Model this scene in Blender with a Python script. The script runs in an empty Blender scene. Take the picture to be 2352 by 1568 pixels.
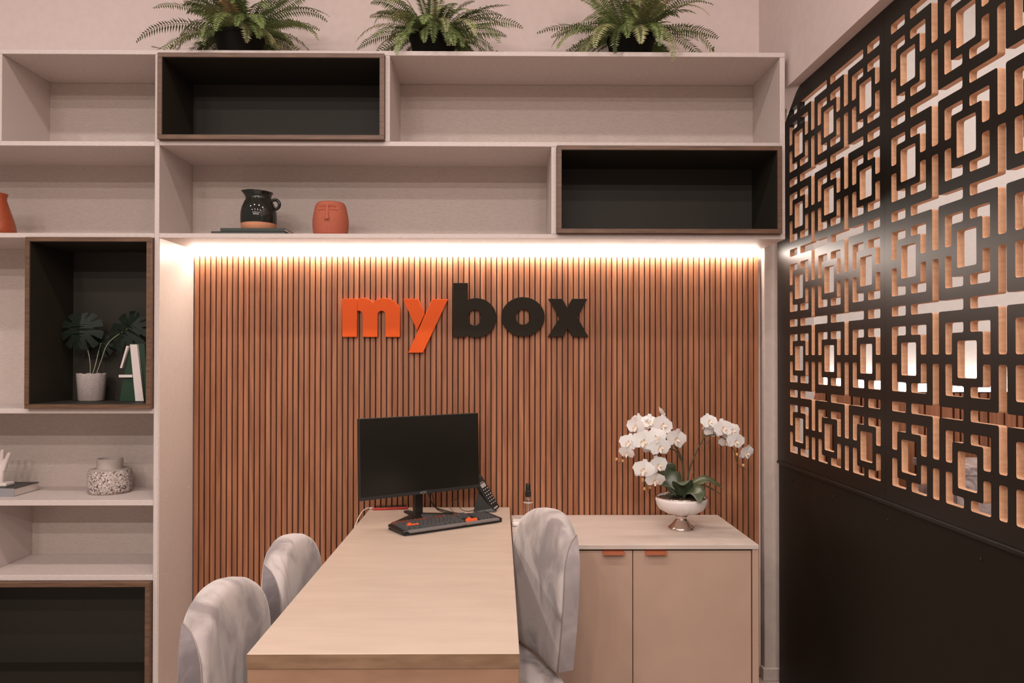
import bpy, bmesh, math, random
from mathutils import Vector, Matrix, Euler
random.seed(7)
PI = math.pi
S = bpy.context.scene
C = S.collection

# ------------------------------------------------------------------ camera, world, exposure
cd = bpy.data.cameras.new('camera'); cam = bpy.data.objects.new('camera', cd); C.objects.link(cam)
cd.sensor_fit = 'HORIZONTAL'; cd.sensor_width = 36.0; cd.lens = 36.0 * 1750 / 2352
cd.shift_x = 0.00563; cd.shift_y = 0.00851; cd.clip_start = 0.05
HC = 1.45
cam.matrix_world = Matrix.Translation((0, 0, HC)) @ Matrix.Rotation(-.009, 4, 'Z') @ Matrix.Rotation(PI / 2 + .008, 4, 'X') @ Matrix.Rotation(.0009, 4, 'Z')
S.camera = cam

w = bpy.data.worlds.new('world'); S.world = w; w.use_nodes = True
bg = w.node_tree.nodes['Background']
bg.inputs[0].default_value = (1.0, 0.88, 0.83, 1); bg.inputs[1].default_value = 0.30
S.view_settings.view_transform = 'Standard'; S.view_settings.look = 'None'
S.view_settings.gamma = 1.0; S.view_settings.use_curve_mapping = False
S.view_settings.exposure = 0.08
LAMP_W = 18.5
LAMP_COL = (1.0, 0.895, 0.835)
LED_COL = (1.0, 0.89, 0.79); LED_S = 46.0

# ------------------------------------------------------------------ materials
MATS = {}
def new_mat(name):
    m = bpy.data.materials.new(name); m.use_nodes = True
    nt = m.node_tree; b = nt.nodes['Principled BSDF']
    MATS[name] = m
    return m, nt, b
def setb(b, **k):
    for n, v in k.items():
        key = {'col': 'Base Color', 'rough': 'Roughness', 'metal': 'Metallic', 'spec': 'Specular IOR Level', 'trans': 'Transmission Weight',
               'ior': 'IOR', 'sheen': 'Sheen Weight', 'coat': 'Coat Weight', 'sss': 'Subsurface Weight', 'alpha': 'Alpha'}[n]
        b.inputs[key].default_value = (*v, 1) if n == 'col' else v
def plain(name, col, rough=.5, **k):
    m, nt, b = new_mat(name); setb(b, col=col, rough=rough, **k); return m
def mixnoise(name, c1, c2, scale=(10, 10, 10), nscale=1.0, detail=4, rough=.5, bump=0, lo=.35, hi=.65, rnd=0.0, distort=0, **k):
    """two colours mixed by object-space noise; rnd shifts the pattern and value per object"""
    m, nt, b = new_mat(name); setb(b, rough=rough, **k); N = nt.nodes; L = nt.links
    tc = N.new('ShaderNodeTexCoord'); mp = N.new('ShaderNodeMapping'); mp.inputs['Scale'].default_value = scale
    L.new(tc.outputs['Object'], mp.inputs['Vector'])
    nz = N.new('ShaderNodeTexNoise'); nz.inputs['Scale'].default_value = nscale; nz.inputs['Detail'].default_value = detail
    nz.inputs['Distortion'].default_value = distort
    L.new(mp.outputs[0], nz.inputs['Vector'])
    rp = N.new('ShaderNodeValToRGB'); rp.color_ramp.elements[0].position = lo; rp.color_ramp.elements[1].position = hi
    rp.color_ramp.elements[0].color = (*c1, 1); rp.color_ramp.elements[1].color = (*c2, 1)
    L.new(nz.outputs['Fac'], rp.inputs[0]); out = rp.outputs[0]
    if rnd:
        oi = N.new('ShaderNodeObjectInfo')
        cmb = N.new('ShaderNodeCombineXYZ')
        for i, mul in enumerate((13.0, 29.0, 47.0)):
            mm = N.new('ShaderNodeMath'); mm.operation = 'MULTIPLY'; mm.inputs[1].default_value = mul
            L.new(oi.outputs['Random'], mm.inputs[0]); L.new(mm.outputs[0], cmb.inputs[i])
        L.new(cmb.outputs[0], mp.inputs['Location'])
        hs = N.new('ShaderNodeHueSaturation')
        mr = N.new('ShaderNodeMapRange'); mr.inputs[3].default_value = 1 - rnd; mr.inputs[4].default_value = 1 + rnd
        L.new(oi.outputs['Random'], mr.inputs[0]); L.new(mr.outputs[0], hs.inputs['Value']); L.new(out, hs.inputs['Color']); out = hs.outputs[0]
    L.new(out, b.inputs['Base Color'])
    if bump:
        bp = N.new('ShaderNodeBump'); bp.inputs['Strength'].default_value = bump; bp.inputs['Distance'].default_value = .002
        L.new(nz.outputs['Fac'], bp.inputs['Height']); L.new(bp.outputs[0], b.inputs['Normal'])
    return m
def emit(name, col, s):
    m, nt, b = new_mat(name)
    setb(b, col=(.8, .8, .8)); b.inputs['Emission Color'].default_value = (*col, 1); b.inputs['Emission Strength'].default_value = s
    return m

plaster = mixnoise('plaster', (.70, .585, .555), (.73, .61, .58), nscale=3, rough=.85)
plaster_white = mixnoise('plaster_white', (.74, .70, .68), (.77, .73, .71), nscale=3, rough=.85)
trim_shaded = mixnoise('trim_shaded', (.42, .345, .305), (.45, .37, .33), nscale=3, rough=.8)  # pilaster tone darkened to stand in for shade from the screen
panel_cream = mixnoise('panel_cream', (.70, .61, .55), (.73, .64, .58), nscale=4, rough=.4)
laminate = mixnoise('laminate', (.53, .455, .425), (.60, .52, .49), scale=(14, 60, 120), nscale=4, detail=5, rough=.5, lo=.38, hi=.55)
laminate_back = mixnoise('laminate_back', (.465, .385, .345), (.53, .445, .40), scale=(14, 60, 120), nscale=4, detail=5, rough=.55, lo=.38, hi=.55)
walnut = mixnoise('walnut', (.085, .042, .022), (.15, .075, .04), scale=(3, 30, 30), nscale=3, rough=.45)
black_lining = mixnoise('black_lining', (.018, .0135, .0075), (.023, .0175, .010), nscale=30, rough=.6)
black_paint = mixnoise('black_paint', (.0048, .0038, .0022), (.0060, .0048, .0029), nscale=8, rough=.40, spec=.42)
black_panel = mixnoise('black_panel', (.0075, .0058, .0033), (.0092, .0072, .0042), nscale=5, rough=.5, spec=.22)
mdf = mixnoise('mdf', (.47, .255, .145), (.56, .32, .19), scale=(10, 10, 40), nscale=3, rough=.8)
slat_wood = mixnoise('slat_wood', (.235, .085, .038), (.385, .16, .076), scale=(26, 26, 1.3), nscale=2.2, detail=7, rough=.5, lo=.32, hi=.68, rnd=.15, distort=.6, bump=.15)
slat_back = plain('slat_back', (.075, .032, .016), .7)
stone_wood = mixnoise('stone_wood', (.468, .362, .288), (.508, .400, .322), scale=(2.0, 9, 9), nscale=2.2, detail=7, rough=.42, lo=.35, hi=.65, distort=.3)
stone_panel = mixnoise('stone_panel', (.235, .13, .077), (.285, .165, .10), scale=(3, 9, 9), nscale=3, detail=6, rough=.5)
stone_edge = mixnoise('stone_edge', (.150, .084, .045), (.235, .14, .082), scale=(3, 9, 14), nscale=3, detail=6, rough=.5)
cab_top = mixnoise('cab_top', (.53, .44, .385), (.58, .49, .435), scale=(1.5, 7, 7), nscale=2, detail=6, rough=.42)
cab_body = mixnoise('cab_body', (.44, .295, .22), (.465, .315, .235), scale=(2, 2, 2), nscale=2, rough=.45)
cab_dark = plain('cab_dark', (.03, .022, .016), .7)
copper = plain('copper', (.50, .155, .075), .35, metal=.4)
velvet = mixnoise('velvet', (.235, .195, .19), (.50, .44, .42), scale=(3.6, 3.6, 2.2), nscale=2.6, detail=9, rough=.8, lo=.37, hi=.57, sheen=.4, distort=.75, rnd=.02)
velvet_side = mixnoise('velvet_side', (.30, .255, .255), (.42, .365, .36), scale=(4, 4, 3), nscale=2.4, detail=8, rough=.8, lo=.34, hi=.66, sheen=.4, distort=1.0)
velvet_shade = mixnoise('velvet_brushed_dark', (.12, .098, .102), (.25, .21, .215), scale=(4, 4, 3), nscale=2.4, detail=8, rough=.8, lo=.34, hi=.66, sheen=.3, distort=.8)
seam_mat = plain('seam', (.26, .215, .205), .8)
metal_black = plain('metal_black', (.02, .017, .014), .4, metal=.5)
plastic_black = plain('plastic_black', (.012, .0105, .008), .38)
pot_black = plain('pot_black', (.009, .0075, .0055), .8, spec=.15)
plastic_dark = plain('plastic_dark', (.02, .019, .018), .5)
screen_black = plain('screen_black', (.009, .008, .006), .28)
key_mat = plain('key_cap', (.068, .066, .065), .5)
key_orange = plain('key_orange', (.85, .13, .035), .45)
key_red = plain('key_red', (.17, .048, .032), .45)
kb_grey = plain('kb_grey', (.16, .145, .138), .4)
logo_grey = plain('logo_grey', (.35, .31, .29), .5)
orange = plain('orange_letter', (.72, .098, .010), .5, spec=.2)
letter_black = plain('letter_black', (.019, .0145, .0085), .6, spec=.15)
terracotta = mixnoise('terracotta', (.36, .088, .048), (.41, .105, .058), nscale=20, rough=.8)
orange_glaze = mixnoise('orange_glaze', (.27, .05, .016), (.33, .065, .022), nscale=6, rough=.4)
clay_raw = plain('clay_raw', (.55, .24, .13), .8)
glaze_dark = plain('glaze_dark', (.012, .013, .010), .06)
book_dark = plain('book_dark', (.035, .038, .034), .5)
book_green = plain('book_green', (.022, .032, .027), .5)
paper = plain('paper', (.62, .54, .50), .8)
book_spine = plain('book_spine', (.26, .245, .26), .5)
ceramic = plain('ceramic_white', (.66, .575, .54), .4)
concrete_pot = mixnoise('concrete_pot', (.26, .215, .20), (.46, .39, .365), nscale=40, detail=8, rough=.9, bump=.6)
leaf_dark = mixnoise('leaf_dark', (.006, .011, .007), (.011, .018, .011), nscale=12, rough=.55, spec=.2)
leaf_stem = plain('leaf_stem', (.28, .27, .18), .5)
green_panel = plain('green_panel', (.008, .035, .014), .4)
fern_green = mixnoise('fern_green', (.105, .155, .045), (.20, .25, .085), nscale=8, rough=.5, rnd=.42)
fern_pale = mixnoise('fern_pale', (.24, .27, .11), (.36, .35, .17), nscale=8, rough=.5, rnd=.25)
fern_dry = plain('fern_dry', (.42, .28, .14), .7)
petal = plain('petal', (.80, .745, .725), .55, sss=.15)
petal_lip = mixnoise('petal_lip', (.74, .58, .42), (.80, .70, .60), nscale=60, rough=.5)
orchid_leaf = mixnoise('orchid_leaf', (.05, .065, .032), (.09, .11, .06), scale=(20, 20, 20), nscale=2, rough=.3)
orchid_stem = plain('orchid_stem', (.055, .05, .022), .5)
bud_mat = plain('bud', (.55, .32, .12), .5)
moss = mixnoise('moss', (.015, .010, .005), (.07, .04, .018), nscale=60, rough=.95, bump=1)
silver = plain('silver', (.72, .62, .56), .12, metal=1)
bowl_white = plain('bowl_white', (.74, .67, .645), .3)
glass = plain('glass', (.97, .95, .93), .02, trans=1, ior=1.45)
plastic_white = plain('plastic_white', (.74, .68, .66), .35)
red_case = plain('red_case', (.55, .045, .035), .4)
cable_white = plain('cable_white', (.70, .62, .58), .5)
marble = mixnoise('marble', (.30, .235, .24), (.60, .53, .53), scale=(5, 5, 5), nscale=2, detail=9, rough=.25, distort=2)
floor_mat = mixnoise('floor_tile', (.34, .27, .23), (.40, .32, .28), nscale=2, rough=.35)
led_mat = emit('led_diffuser', LED_COL, LED_S)
lamp_mat = emit('lamp_diffuser', LAMP_COL, 12)
key_print = plain('key_print', (.6, .56, .52), .5)

def terrazzo():
    m, nt, b = new_mat('terrazzo'); N = nt.nodes; L = nt.links; setb(b, rough=.6)
    tc = N.new('ShaderNodeTexCoord'); vo = N.new('ShaderNodeTexVoronoi'); vo.inputs['Scale'].default_value = 210
    L.new(tc.outputs['Object'], vo.inputs['Vector'])
    sp = N.new('ShaderNodeSeparateColor'); L.new(vo.outputs['Color'], sp.inputs[0])
    rp = N.new('ShaderNodeValToRGB'); rp.color_ramp.interpolation = 'CONSTANT'
    e = rp.color_ramp.elements; e[0].color = (.42, .355, .325, 1); e[0].position = 0
    for p, c in ((.50, (.07, .052, .05, 1)), (.64, (.66, .58, .54, 1)), (.80, (.22, .14, .12, 1)), (.88, (.45, .38, .35, 1))):
        k = e.new(p); k.color = c
    e[-1].position = max(e[-1].position, .88)
    L.new(sp.outputs[0], rp.inputs[0]); L.new(rp.outputs[0], b.inputs['Base Color'])
    return m
terrazzo_mat = terrazzo()
concrete_neck = mixnoise('concrete_neck', (.36, .30, .27), (.42, .355, .325), nscale=30, rough=.85)

# ------------------------------------------------------------------ mesh helpers
def box(bm, x0, x1, y0, y1, z0, z1, bev=0, seg=2):
    r = bmesh.ops.create_cube(bm, size=1)
    for v in r['verts']:
        v.co = Vector(((x0 + x1) / 2 + v.co.x * (x1 - x0), (y0 + y1) / 2 + v.co.y * (y1 - y0), (z0 + z1) / 2 + v.co.z * (z1 - z0)))
    if bev:
        es = list({e for v in r['verts'] for e in v.link_edges})
        bmesh.ops.bevel(bm, geom=es, offset=bev, segments=seg, profile=.5, affect='EDGES')
def B(*a, **k):
    bm = bmesh.new(); box(bm, *a, **k); return bm
def lathe(prof, seg=40, bm=None, cap=True):
    bm = bm or bmesh.new(); rings = []
    for r, z in prof:
        rings.append([bm.verts.new((r * math.cos(2 * PI * i / seg), r * math.sin(2 * PI * i / seg), z)) for i in range(seg)])
    for a, b in zip(rings, rings[1:]):
        for i in range(seg):
            bm.faces.new((a[i], a[(i + 1) % seg], b[(i + 1) % seg], b[i]))
    if cap:
        bm.faces.new(rings[0][::-1]); bm.faces.new(rings[-1])
    return bm
def tube(bm, pts, rad, seg=8, cap=True):
    pts = [Vector(p) for p in pts]; rings = []; up = Vector((0, 0, 1)); n = len(pts)
    if not hasattr(rad, '__len__'): rad = [rad] * n
    prev = None
    for i, p in enumerate(pts):
        t = (pts[min(i + 1, n - 1)] - pts[max(i - 1, 0)]).normalized()
        if prev is None:
            a = t.cross(up if abs(t.z) < .9 else Vector((1, 0, 0))).normalized()
        else:
            a = (prev - t * prev.dot(t)).normalized()
        prev = a; b = t.cross(a)
        rings.append([bm.verts.new(p + (a * math.cos(2 * PI * k / seg) + b * math.sin(2 * PI * k / seg)) * rad[i]) for k in range(seg)])
    for r, s in zip(rings, rings[1:]):
        for k in range(seg):
            bm.faces.new((r[k], r[(k + 1) % seg], s[(k + 1) % seg], s[k]))
    if cap:
        bm.faces.new(rings[0][::-1]); bm.faces.new(rings[-1])
    return bm
def smooth_path(pts, n=6):
    P = [Vector(p) for p in pts]; out = []
    for i in range(len(P) - 1):
        p0 = P[max(i - 1, 0)]; p1 = P[i]; p2 = P[i + 1]; p3 = P[min(i + 2, len(P) - 1)]
        for k in range(n):
            t = k / n
            out.append(.5 * ((2 * p1) + (-p0 + p2) * t + (2 * p0 - 5 * p1 + 4 * p2 - p3) * t * t + (-p0 + 3 * p1 - 3 * p2 + p3) * t ** 3))
    out.append(P[-1]); return out
def link(name, me, mat, parent=None, smooth=False):
    if smooth:
        for p in me.polygons: p.use_smooth = True
    if mat is not None and not me.materials: me.materials.append(mat)
    o = bpy.data.objects.new(name, me); C.objects.link(o)
    if parent is not None: o.parent = parent
    return o
def obj(name, bm, mat, parent=None, smooth=False, angle=None):
    me = bpy.data.meshes.new(name); bmesh.ops.recalc_face_normals(bm, faces=bm.faces); bm.to_mesh(me); bm.free()
    o = link(name, me, mat, parent, smooth)
    if smooth and angle:
        sharp_by_angle(me, angle)
    return o
def sharp_by_angle(me, ang):
    bm = bmesh.new(); bm.from_mesh(me); lim = math.radians(ang)
    for e in bm.edges:
        e.smooth = not (len(e.link_faces) == 2 and e.calc_face_angle(0) > lim)
    bm.to_mesh(me); bm.free()
def tag(o, label=None, cat=None, group=None, kind=None):
    for k, v in (('label', label), ('category', cat), ('group', group), ('kind', kind)):
        if v: o[k] = v
    return o
def thing(name, label, cat, loc=(0, 0, 0), rz=0, group=None):
    o = bpy.data.objects.new(name, None); C.objects.link(o); o.location = loc; o.rotation_euler = (0, 0, rz); o.empty_display_size = .05
    return tag(o, label, cat, group)
def struct(name, bm, mat, label=None):
    o = obj(name, bm, mat); o['kind'] = 'structure'
    if label: o['label'] = label
    return o
def outline_mesh(name, loops, depth, bevel=0):
    """extruded flat outline (first loop) with holes, lying in XY, thickness +-depth/2 along Z"""
    cu = bpy.data.curves.new(name, 'CURVE'); cu.dimensions = '2D'; cu.fill_mode = 'BOTH'; cu.extrude = depth / 2
    cu.bevel_depth = bevel; cu.bevel_resolution = 1
    for lp in loops:
        sp = cu.splines.new('POLY'); sp.points.add(len(lp) - 1); sp.use_cyclic_u = True
        for p, q in zip(sp.points, lp): p.co = (q[0], q[1], 0, 1)
    o = bpy.data.objects.new(name, cu); C.objects.link(o)
    dg = bpy.context.evaluated_depsgraph_get(); dg.update()
    me = bpy.data.meshes.new_from_object(o.evaluated_get(dg)); me.name = name
    bpy.data.objects.remove(o); bpy.data.curves.remove(cu)
    me.materials.clear()
    return me
def rounded(poly, r, n=4):
    out = []; m = len(poly)
    for i in range(m):
        p = Vector(poly[i]).to_2d(); a = (Vector(poly[i - 1]).to_2d() - p); b = (Vector(poly[(i + 1) % m]).to_2d() - p)
        rr = min(r, a.length * .45, b.length * .45)
        pa = p + a.normalized() * rr; pb = p + b.normalized() * rr
        for k in range(n + 1):
            t = k / n
            out.append(tuple(pa * (1 - t) ** 2 + p * 2 * t * (1 - t) + pb * t * t))
    return out

# ------------------------------------------------------------------ the room
WALL_Y = 3.475; CEIL = 3.9
struct('floor', B(-4.5, 5.5, -6, 5.2, -.05, 0), floor_mat)
struct('ceiling', B(-4.5, 5.5, -6, 5.2, CEIL, CEIL + .05), plaster_white)
struct('wall_back', B(-4.5, 1.30, WALL_Y, WALL_Y + .10, 0, CEIL), plaster)
struct('wall_right', B(1.19, 1.33, -1.2, WALL_Y, 2.566, CEIL), plaster, 'pale plaster bulkhead above the black lattice screen')
struct('trim_1', B(1.192, 1.30, 3.42, WALL_Y, 0, 2.566, bev=.004), trim_shaded, 'narrow pale pilaster between slatted wall and black screen')
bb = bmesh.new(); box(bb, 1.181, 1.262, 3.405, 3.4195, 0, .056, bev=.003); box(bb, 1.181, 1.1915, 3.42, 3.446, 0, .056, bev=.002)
struct('baseboard_right', bb, trim_shaded)

# slatted wall panel: a dark backing board and 103 single slats
sp = thing('slat_panel', 'reddish brown vertical timber slat panel behind the desk', 'wall panel', (-.10, 3.47, 0))
obj('backing_board', B(-1.278, 1.279, -.012, 0, 0, 1.902), slat_back, sp)
pitch = 2.557 / 103
sm = bmesh.new(); box(sm, -.0099, .0099, -.0235, -.0125, 0, 1.904, bev=.0016, seg=1)
sme = bpy.data.meshes.new('slat'); sm.to_mesh(sme); sm.free(); sme.materials.append(slat_wood)
for i in range(103):
    o = bpy.data.objects.new('slat', sme); C.objects.link(o); o.parent = sp; o.location = (-1.278 + pitch * (i + .5), 0, 0)

# ------------------------------------------------------------------ shelving unit
YF, YB = 3.10, 3.43
sh = thing('shelving_unit', 'tall pale laminate wall shelving with open cells bridging over the slatted wall', 'shelf', (0, 0, 0))
def board(name, x0, x1, z0, z1, y0=YF, y1=YB, mat=laminate):
    return obj(name, B(x0, x1, y0, y1, z0, z1, bev=.0012, seg=1), mat, sh)
LX0 = -2.75
board('shelf_board', LX0, 1.168, 2.675, 2.694, y1=3.444)                    # top
P0, P1 = -1.400, -1.381
board('upright', P0, P1, 0, 2.6745, y1=3.444)
board('upright', 1.147, 1.168, 1.9485, 2.6745, y1=3.444)
board('upright', LX0, LX0 + .019, 0, 2.6745)
board('shelf_board', LX0 + .02, P0 - .0005, 2.302, 2.321)
board('shelf_board', P1 + .0005, 1.1465, 2.305, 2.324)
board('shelf_board', LX0 + .02, P0 - .0005, 1.929, 1.948)
board('shelf_board', P1 + .0005, 1.168, 1.929, 1.948, y1=3.444)
board('shelf_board', LX0 + .02, P0 - .0005, 1.217, 1.237)
board('shelf_board', LX0 + .02, P0 - .0005, .845, .867)
board('shelf_board', LX0 + .02, P0 - .0005, .543, .565)
board('shelf_board', LX0 + .02, P0 - .0005, .06, .08)
board('upright', -.466, -.447, 2.3245, 2.6745)
board('upright', .211, .232, 1.9485, 2.3045)
board('upright', -2.038, -2.019, 2.3215, 2.6745)
board('upright', -1.921, -1.906, 1.2375, 1.9285)
board('upright', -2.106, -2.087, .5655, .8445)
obj('back_panel', B(LX0 + .02, P0 - .001, YB + .0005, YB + .013, .08, 2.674), laminate_back, sh)
obj('back_panel', B(P1 + .001, 1.1465, YB + .0005, YB + .013, 1.949, 2.674), laminate_back, sh)
obj('side_panel', B(P1 + .0002, P1 + .0022, 3.104, 3.4440, .002, 1.9285), panel_cream, sh)
for y, z in ((3.17, 1.235), (3.415, 1.233), (3.17, .868), (3.40, .866), (3.17, .548), (3.40, .56)):   # screw caps on the tall side panel
    b = lathe([(.0045, 0), (.0045, .0008), (.002, .0013)], 12)
    bmesh.ops.transform(b, matrix=Matrix.Translation((P1 + .0023, y, z)) @ Matrix.Rotation(PI / 2, 4, 'Y'), verts=b.verts)
    obj('screw_cap', b, panel_cream, sh, True)

# LED profile under the bridge shelf
led = thing('led_strip', 'bright warm white light strip running under the bridge shelf', 'light strip', (-.10, 3.42, 1.9288))
obj('diffuser', B(-1.276, 1.264, -.008, .012, -.022, -.003), led_mat, led)
obj('profile', B(-1.277, 1.266, -.010, .014, -.003, -.0004), plastic_white, led)

def niche_box(x0, x1, z0, z1, label, yf=3.074, yb=3.40):
    t = thing('niche_box', label, 'shelf box', ((x0 + x1) / 2, yf, z0), 0, 'walnut framed black boxes set into the shelving')
    W = (x1 - x0) / 2; Hh = z1 - z0; D = yb - yf; k = .018
    obj('frame_board', B(-W, W, 0, D, 0, k, bev=.001, seg=1), walnut, t)
    obj('frame_board', B(-W, W, 0, D, Hh - k, Hh, bev=.001, seg=1), walnut, t)
    obj('frame_board', B(-W, -W + k, 0, D, k, Hh - k), walnut, t)
    obj('frame_board', B(W - k, W, 0, D, k, Hh - k), walnut, t)
    bm = bmesh.new(); e = .0015; a, b_, c, d = -W + k, W - k, k, Hh - k
    box(bm, a, a + e, .004, D - .012, c, d); box(bm, b_ - e, b_, .004, D - .012, c, d)
    box(bm, a + e, b_ - e, .004, D - .012, c, c + e); box(bm, a + e, b_ - e, .004, D - .012, d - e, d)
    obj('lining', bm, black_lining, t)
    obj('back_panel', B(a, b_, D - .012, D - .002, c, d), black_lining, t)
    return t
niche_box(-1.3795, -.4665, 2.3245, 2.6735, 'wide walnut framed black box directly under the leftmost fern')
niche_box(.2325, 1.1465, 1.9485, 2.3040, 'wide walnut framed black box at the right end of the second shelf row')
niche_box(-1.9055, -1.4015, 1.2375, 1.9280, 'tall walnut framed black box holding the potted monstera')
niche_box(-2.45, -1.4015, .0805, .5420, 'lowest walnut framed black box at the bottom left corner')

# ------------------------------------------------------------------ black lattice screen
SX = 1.234; TH = .02
PU, PV = .287, .296
ROWS = [1.147 + PV * k for k in range(5)]
def lattice_panel(yc, label, corner=False, ext=.028):
    """yc: Y of the three unit centres; outline is built in (Y, Z)"""
    LO, LI, LE, BX = .0967, .0667, .015, .0415
    ZO, ZI, ZE, BZ = .1005, .072, .013, .050
    sl = .0155; ymin = min(yc) - LO; ymax = max(yc) + LO; ztop = ROWS[-1] + PV / 2 + sl; zbot = ROWS[0] - ZO
    y0, y1, z0, z1 = ymin - .028, ymax + ext, .993, 2.565
    if corner:
        loops = [[(y0, z0), (y1, z0), (y1, 2.40), (3.275, 2.46), (3.15, 2.55), (3.11, z1), (y0, z1)]]
    else:
        loops = [[(y0, z0), (y1, z0), (y1, z1), (y0, z1)]]
    def hole(p): loops.append(rounded(p, .007, 3))
    for u in yc:
        for v in ROWS:
            hole([(u - BX, v - BZ), (u + BX, v - BZ), (u + BX, v + BZ), (u - BX, v + BZ)])
            for a in (-1, 1):
                for b in (-1, 1):
                    hole([(u + a * LE, v + b * ZO), (u + a * LO, v + b * ZO), (u + a * LO, v + b * ZE), (u + a * LI, v + b * ZE), (u + a * LI, v + b * ZI), (u + a * LE, v + b * ZI)])
    ys = sorted(yc); nodes = [(ys[0] - PU / 2, 'lo'), ((ys[0] + ys[1]) / 2, 'm'), ((ys[1] + ys[2]) / 2, 'm'), (ys[2] + PU / 2, 'hi')]
    zn = [(ROWS[0] - PV / 2, 'bot')] + [(v + PV / 2, 'top' if i == 4 else 'm') for i, v in enumerate(ROWS)]
    ah = PU / 2 - LE; av = PV / 2 - ZE
    for y, ky in nodes:
        for z, kz in zn:
            ya, yb = max(y - ah, ymin), min(y + ah, ymax); za, zb = max(z - av, zbot), min(z + av, ztop)
            if ky == 'm' and kz == 'm':
                hole([(y - sl, za), (y + sl, za), (y + sl, z - sl), (yb, z - sl), (yb, z + sl), (y + sl, z + sl), (y + sl, zb), (y - sl, zb), (y - sl, z + sl), (ya, z + sl), (ya, z - sl), (y - sl, z - sl)])
            elif ky == 'm' and kz == 'bot':
                hole([(y - sl, zbot), (y + sl, zbot), (y + sl, zb), (y - sl, zb)])
            elif ky == 'm' and kz == 'top':
                hole([(y - sl, za), (y + sl, za), (y + sl, z - sl), (yb, z - sl), (yb, z + sl), (ya, z + sl), (ya, z - sl), (y - sl, z - sl)])
            elif kz != 'bot':
                hole([(ya, z - sl), (yb, z - sl), (yb, z + sl), (ya, z + sl)])
    me = outline_mesh('lattice_board', loops, TH)
    # (y, z, t) -> (X, Y, Z)
    yb0 = (y0 + y1) / 2
    me.transform(Matrix(((0, 0, 1, TH / 2), (1, 0, 0, -yb0), (0, 1, 0, -z0), (0, 0, 0, 1))))
    me.materials.append(black_paint); me.materials.append(mdf)
    for p in me.polygons:
        c = p.center
        inside = (y0 + .004 < c.y + yb0 < y1 - .004 and z0 + .004 < c.z + z0 < z1 - .004)
        if abs(p.normal.x) < .5 and inside and not (corner and c.y + yb0 > 3.1 and c.z + z0 > 2.39): p.material_index = 1
    o = bpy.data.objects.new('lattice_panel', me); C.objects.link(o); o.location = (SX, yb0, z0)
    tag(o, label, 'screen', 'black lattice screen panels')
    return y0, y1
lattice_panel([3.127, 2.840, 2.553], 'black cut-out lattice panel nearest the shelving, with a clipped top corner', True, ext=.146)
lattice_panel([2.287, 2.000, 1.713], 'black cut-out lattice panel nearer the camera, cut off by the frame', ext=.0438)
lattice_panel([1.447, 1.160, .873], 'black cut-out lattice panel beyond the right edge of view')
half = thing('half_wall', 'plain black panelled half wall under the lattice screen', 'half wall', (SX, 2.0, 0))
obj('panel', B(.004, .05, -1.4, 1.366, 0, .978), black_panel, half)
obj('ledge', B(-.006, .055, -1.4, 1.368, .9785, .9922, bev=.003), black_paint, half)
for y in (1.315, 1.21, 1.05, .82, .42, -.05):
    b = lathe([(.005, 0), (.005, .0015), (.002, .0025)], 12)
    bmesh.ops.transform(b, matrix=Matrix.Translation((.004, y, .93 if y < 1.3 else .90)) @ Matrix.Rotation(-PI / 2, 4, 'Y'), verts=b.verts)
    obj('screw_head', b, metal_black, half, True)

# the room beyond the screen
BY = 4.5
struct('wall_far', B(1.33, 5.5, BY, BY + .1, 0, CEIL), plaster_white, 'white wall of the room behind the lattice')
struct('trim_2', B(1.33, 1.84, BY - .06, BY, 0, CEIL), plaster_white, 'white pier at the edge of the room behind the lattice')
struct('wall_outer', B(5.4, 5.5, -6, BY, 0, CEIL), plaster_white)
fp = thing('far_slat_panel', 'low brown timber panelling seen through the lattice screen', 'wall panel', (1.85, BY, 0))
obj('backing_board', B(0, 3.4, -.02, -.001, 0, 1.24), slat_back, fp)
x = 0.0; i = 0; random.seed(3)
while x < 3.3:
    wd = (.075, .04, .11, .055, .095)[i % 5]
    o = obj('slat', B(x, x + wd - .012, -.045, -.021, 0, 1.236), slat_wood, fp); x += wd; i += 1
led2 = thing('led_strip', 'bright light strip on top of the far timber panelling seen through the lattice', 'light strip', (3.5, BY - .028, 1.241))
obj('diffuser', B(-1.65, 1.7, -.013, .013, .004, .022), led_mat, led2)
obj('profile', B(-1.65, 1.7, -.015, .015, 0, .004), plastic_white, led2)
mc = thing('marble_counter', 'grey veined marble counter seen through the lower right lattice', 'counter', (2.9, 4.1, 0))
obj('top', B(-.56, .9, -.2, .2, .84, .88, bev=.003), marble, mc)
obj('body', B(-.54, .88, -.19, .19, 0, .8395), marble, mc)

# ------------------------------------------------------------------ sign letters
LSC = 3.43 / 1750 / 3.618
def letter_part(name, loops, mat, parent, cx, cy):
    lp = [[((x - cx) * LSC, -(y - cy) * LSC) for x, y in l] for l in loops]
    me = outline_mesh(name, lp, .016, .0012)
    me.transform(Matrix.Rotation(PI / 2, 4, 'X'))
    o = link(name, me, mat, parent); return o
def ell(cx, cy, rx, ry, a0=0, a1=360, n=40):
    return [(cx + rx * math.cos(math.radians(a0 + (a1 - a0) * k / n)), cy + ry * math.sin(math.radians(a0 + (a1 - a0) * k / n))) for k in range(n + (0 if a1 - a0 == 360 else 1))]
def bez(p0, p1, p2, p3, n=10):
    return [tuple(((1 - t) ** 3) * a + 3 * t * (1 - t) ** 2 * b + 3 * t * t * (1 - t) * c + t ** 3 * d for a, b, c, d in zip(p0, p1, p2, p3)) for t in [k / n for k in range(n + 1)]]
def letter(name, label, mat, cx, cy, parts):
    X = -.7043 + (cx - 135) * LSC; Z = 1.7071 - (cy - 240) * LSC
    t = thing(name, label, 'sign letter', (X, 3.436, Z), 0, 'letters of the company sign on the slats')
    for n, loops in parts: letter_part(n, loops, mat, t, cx, cy)
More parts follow.
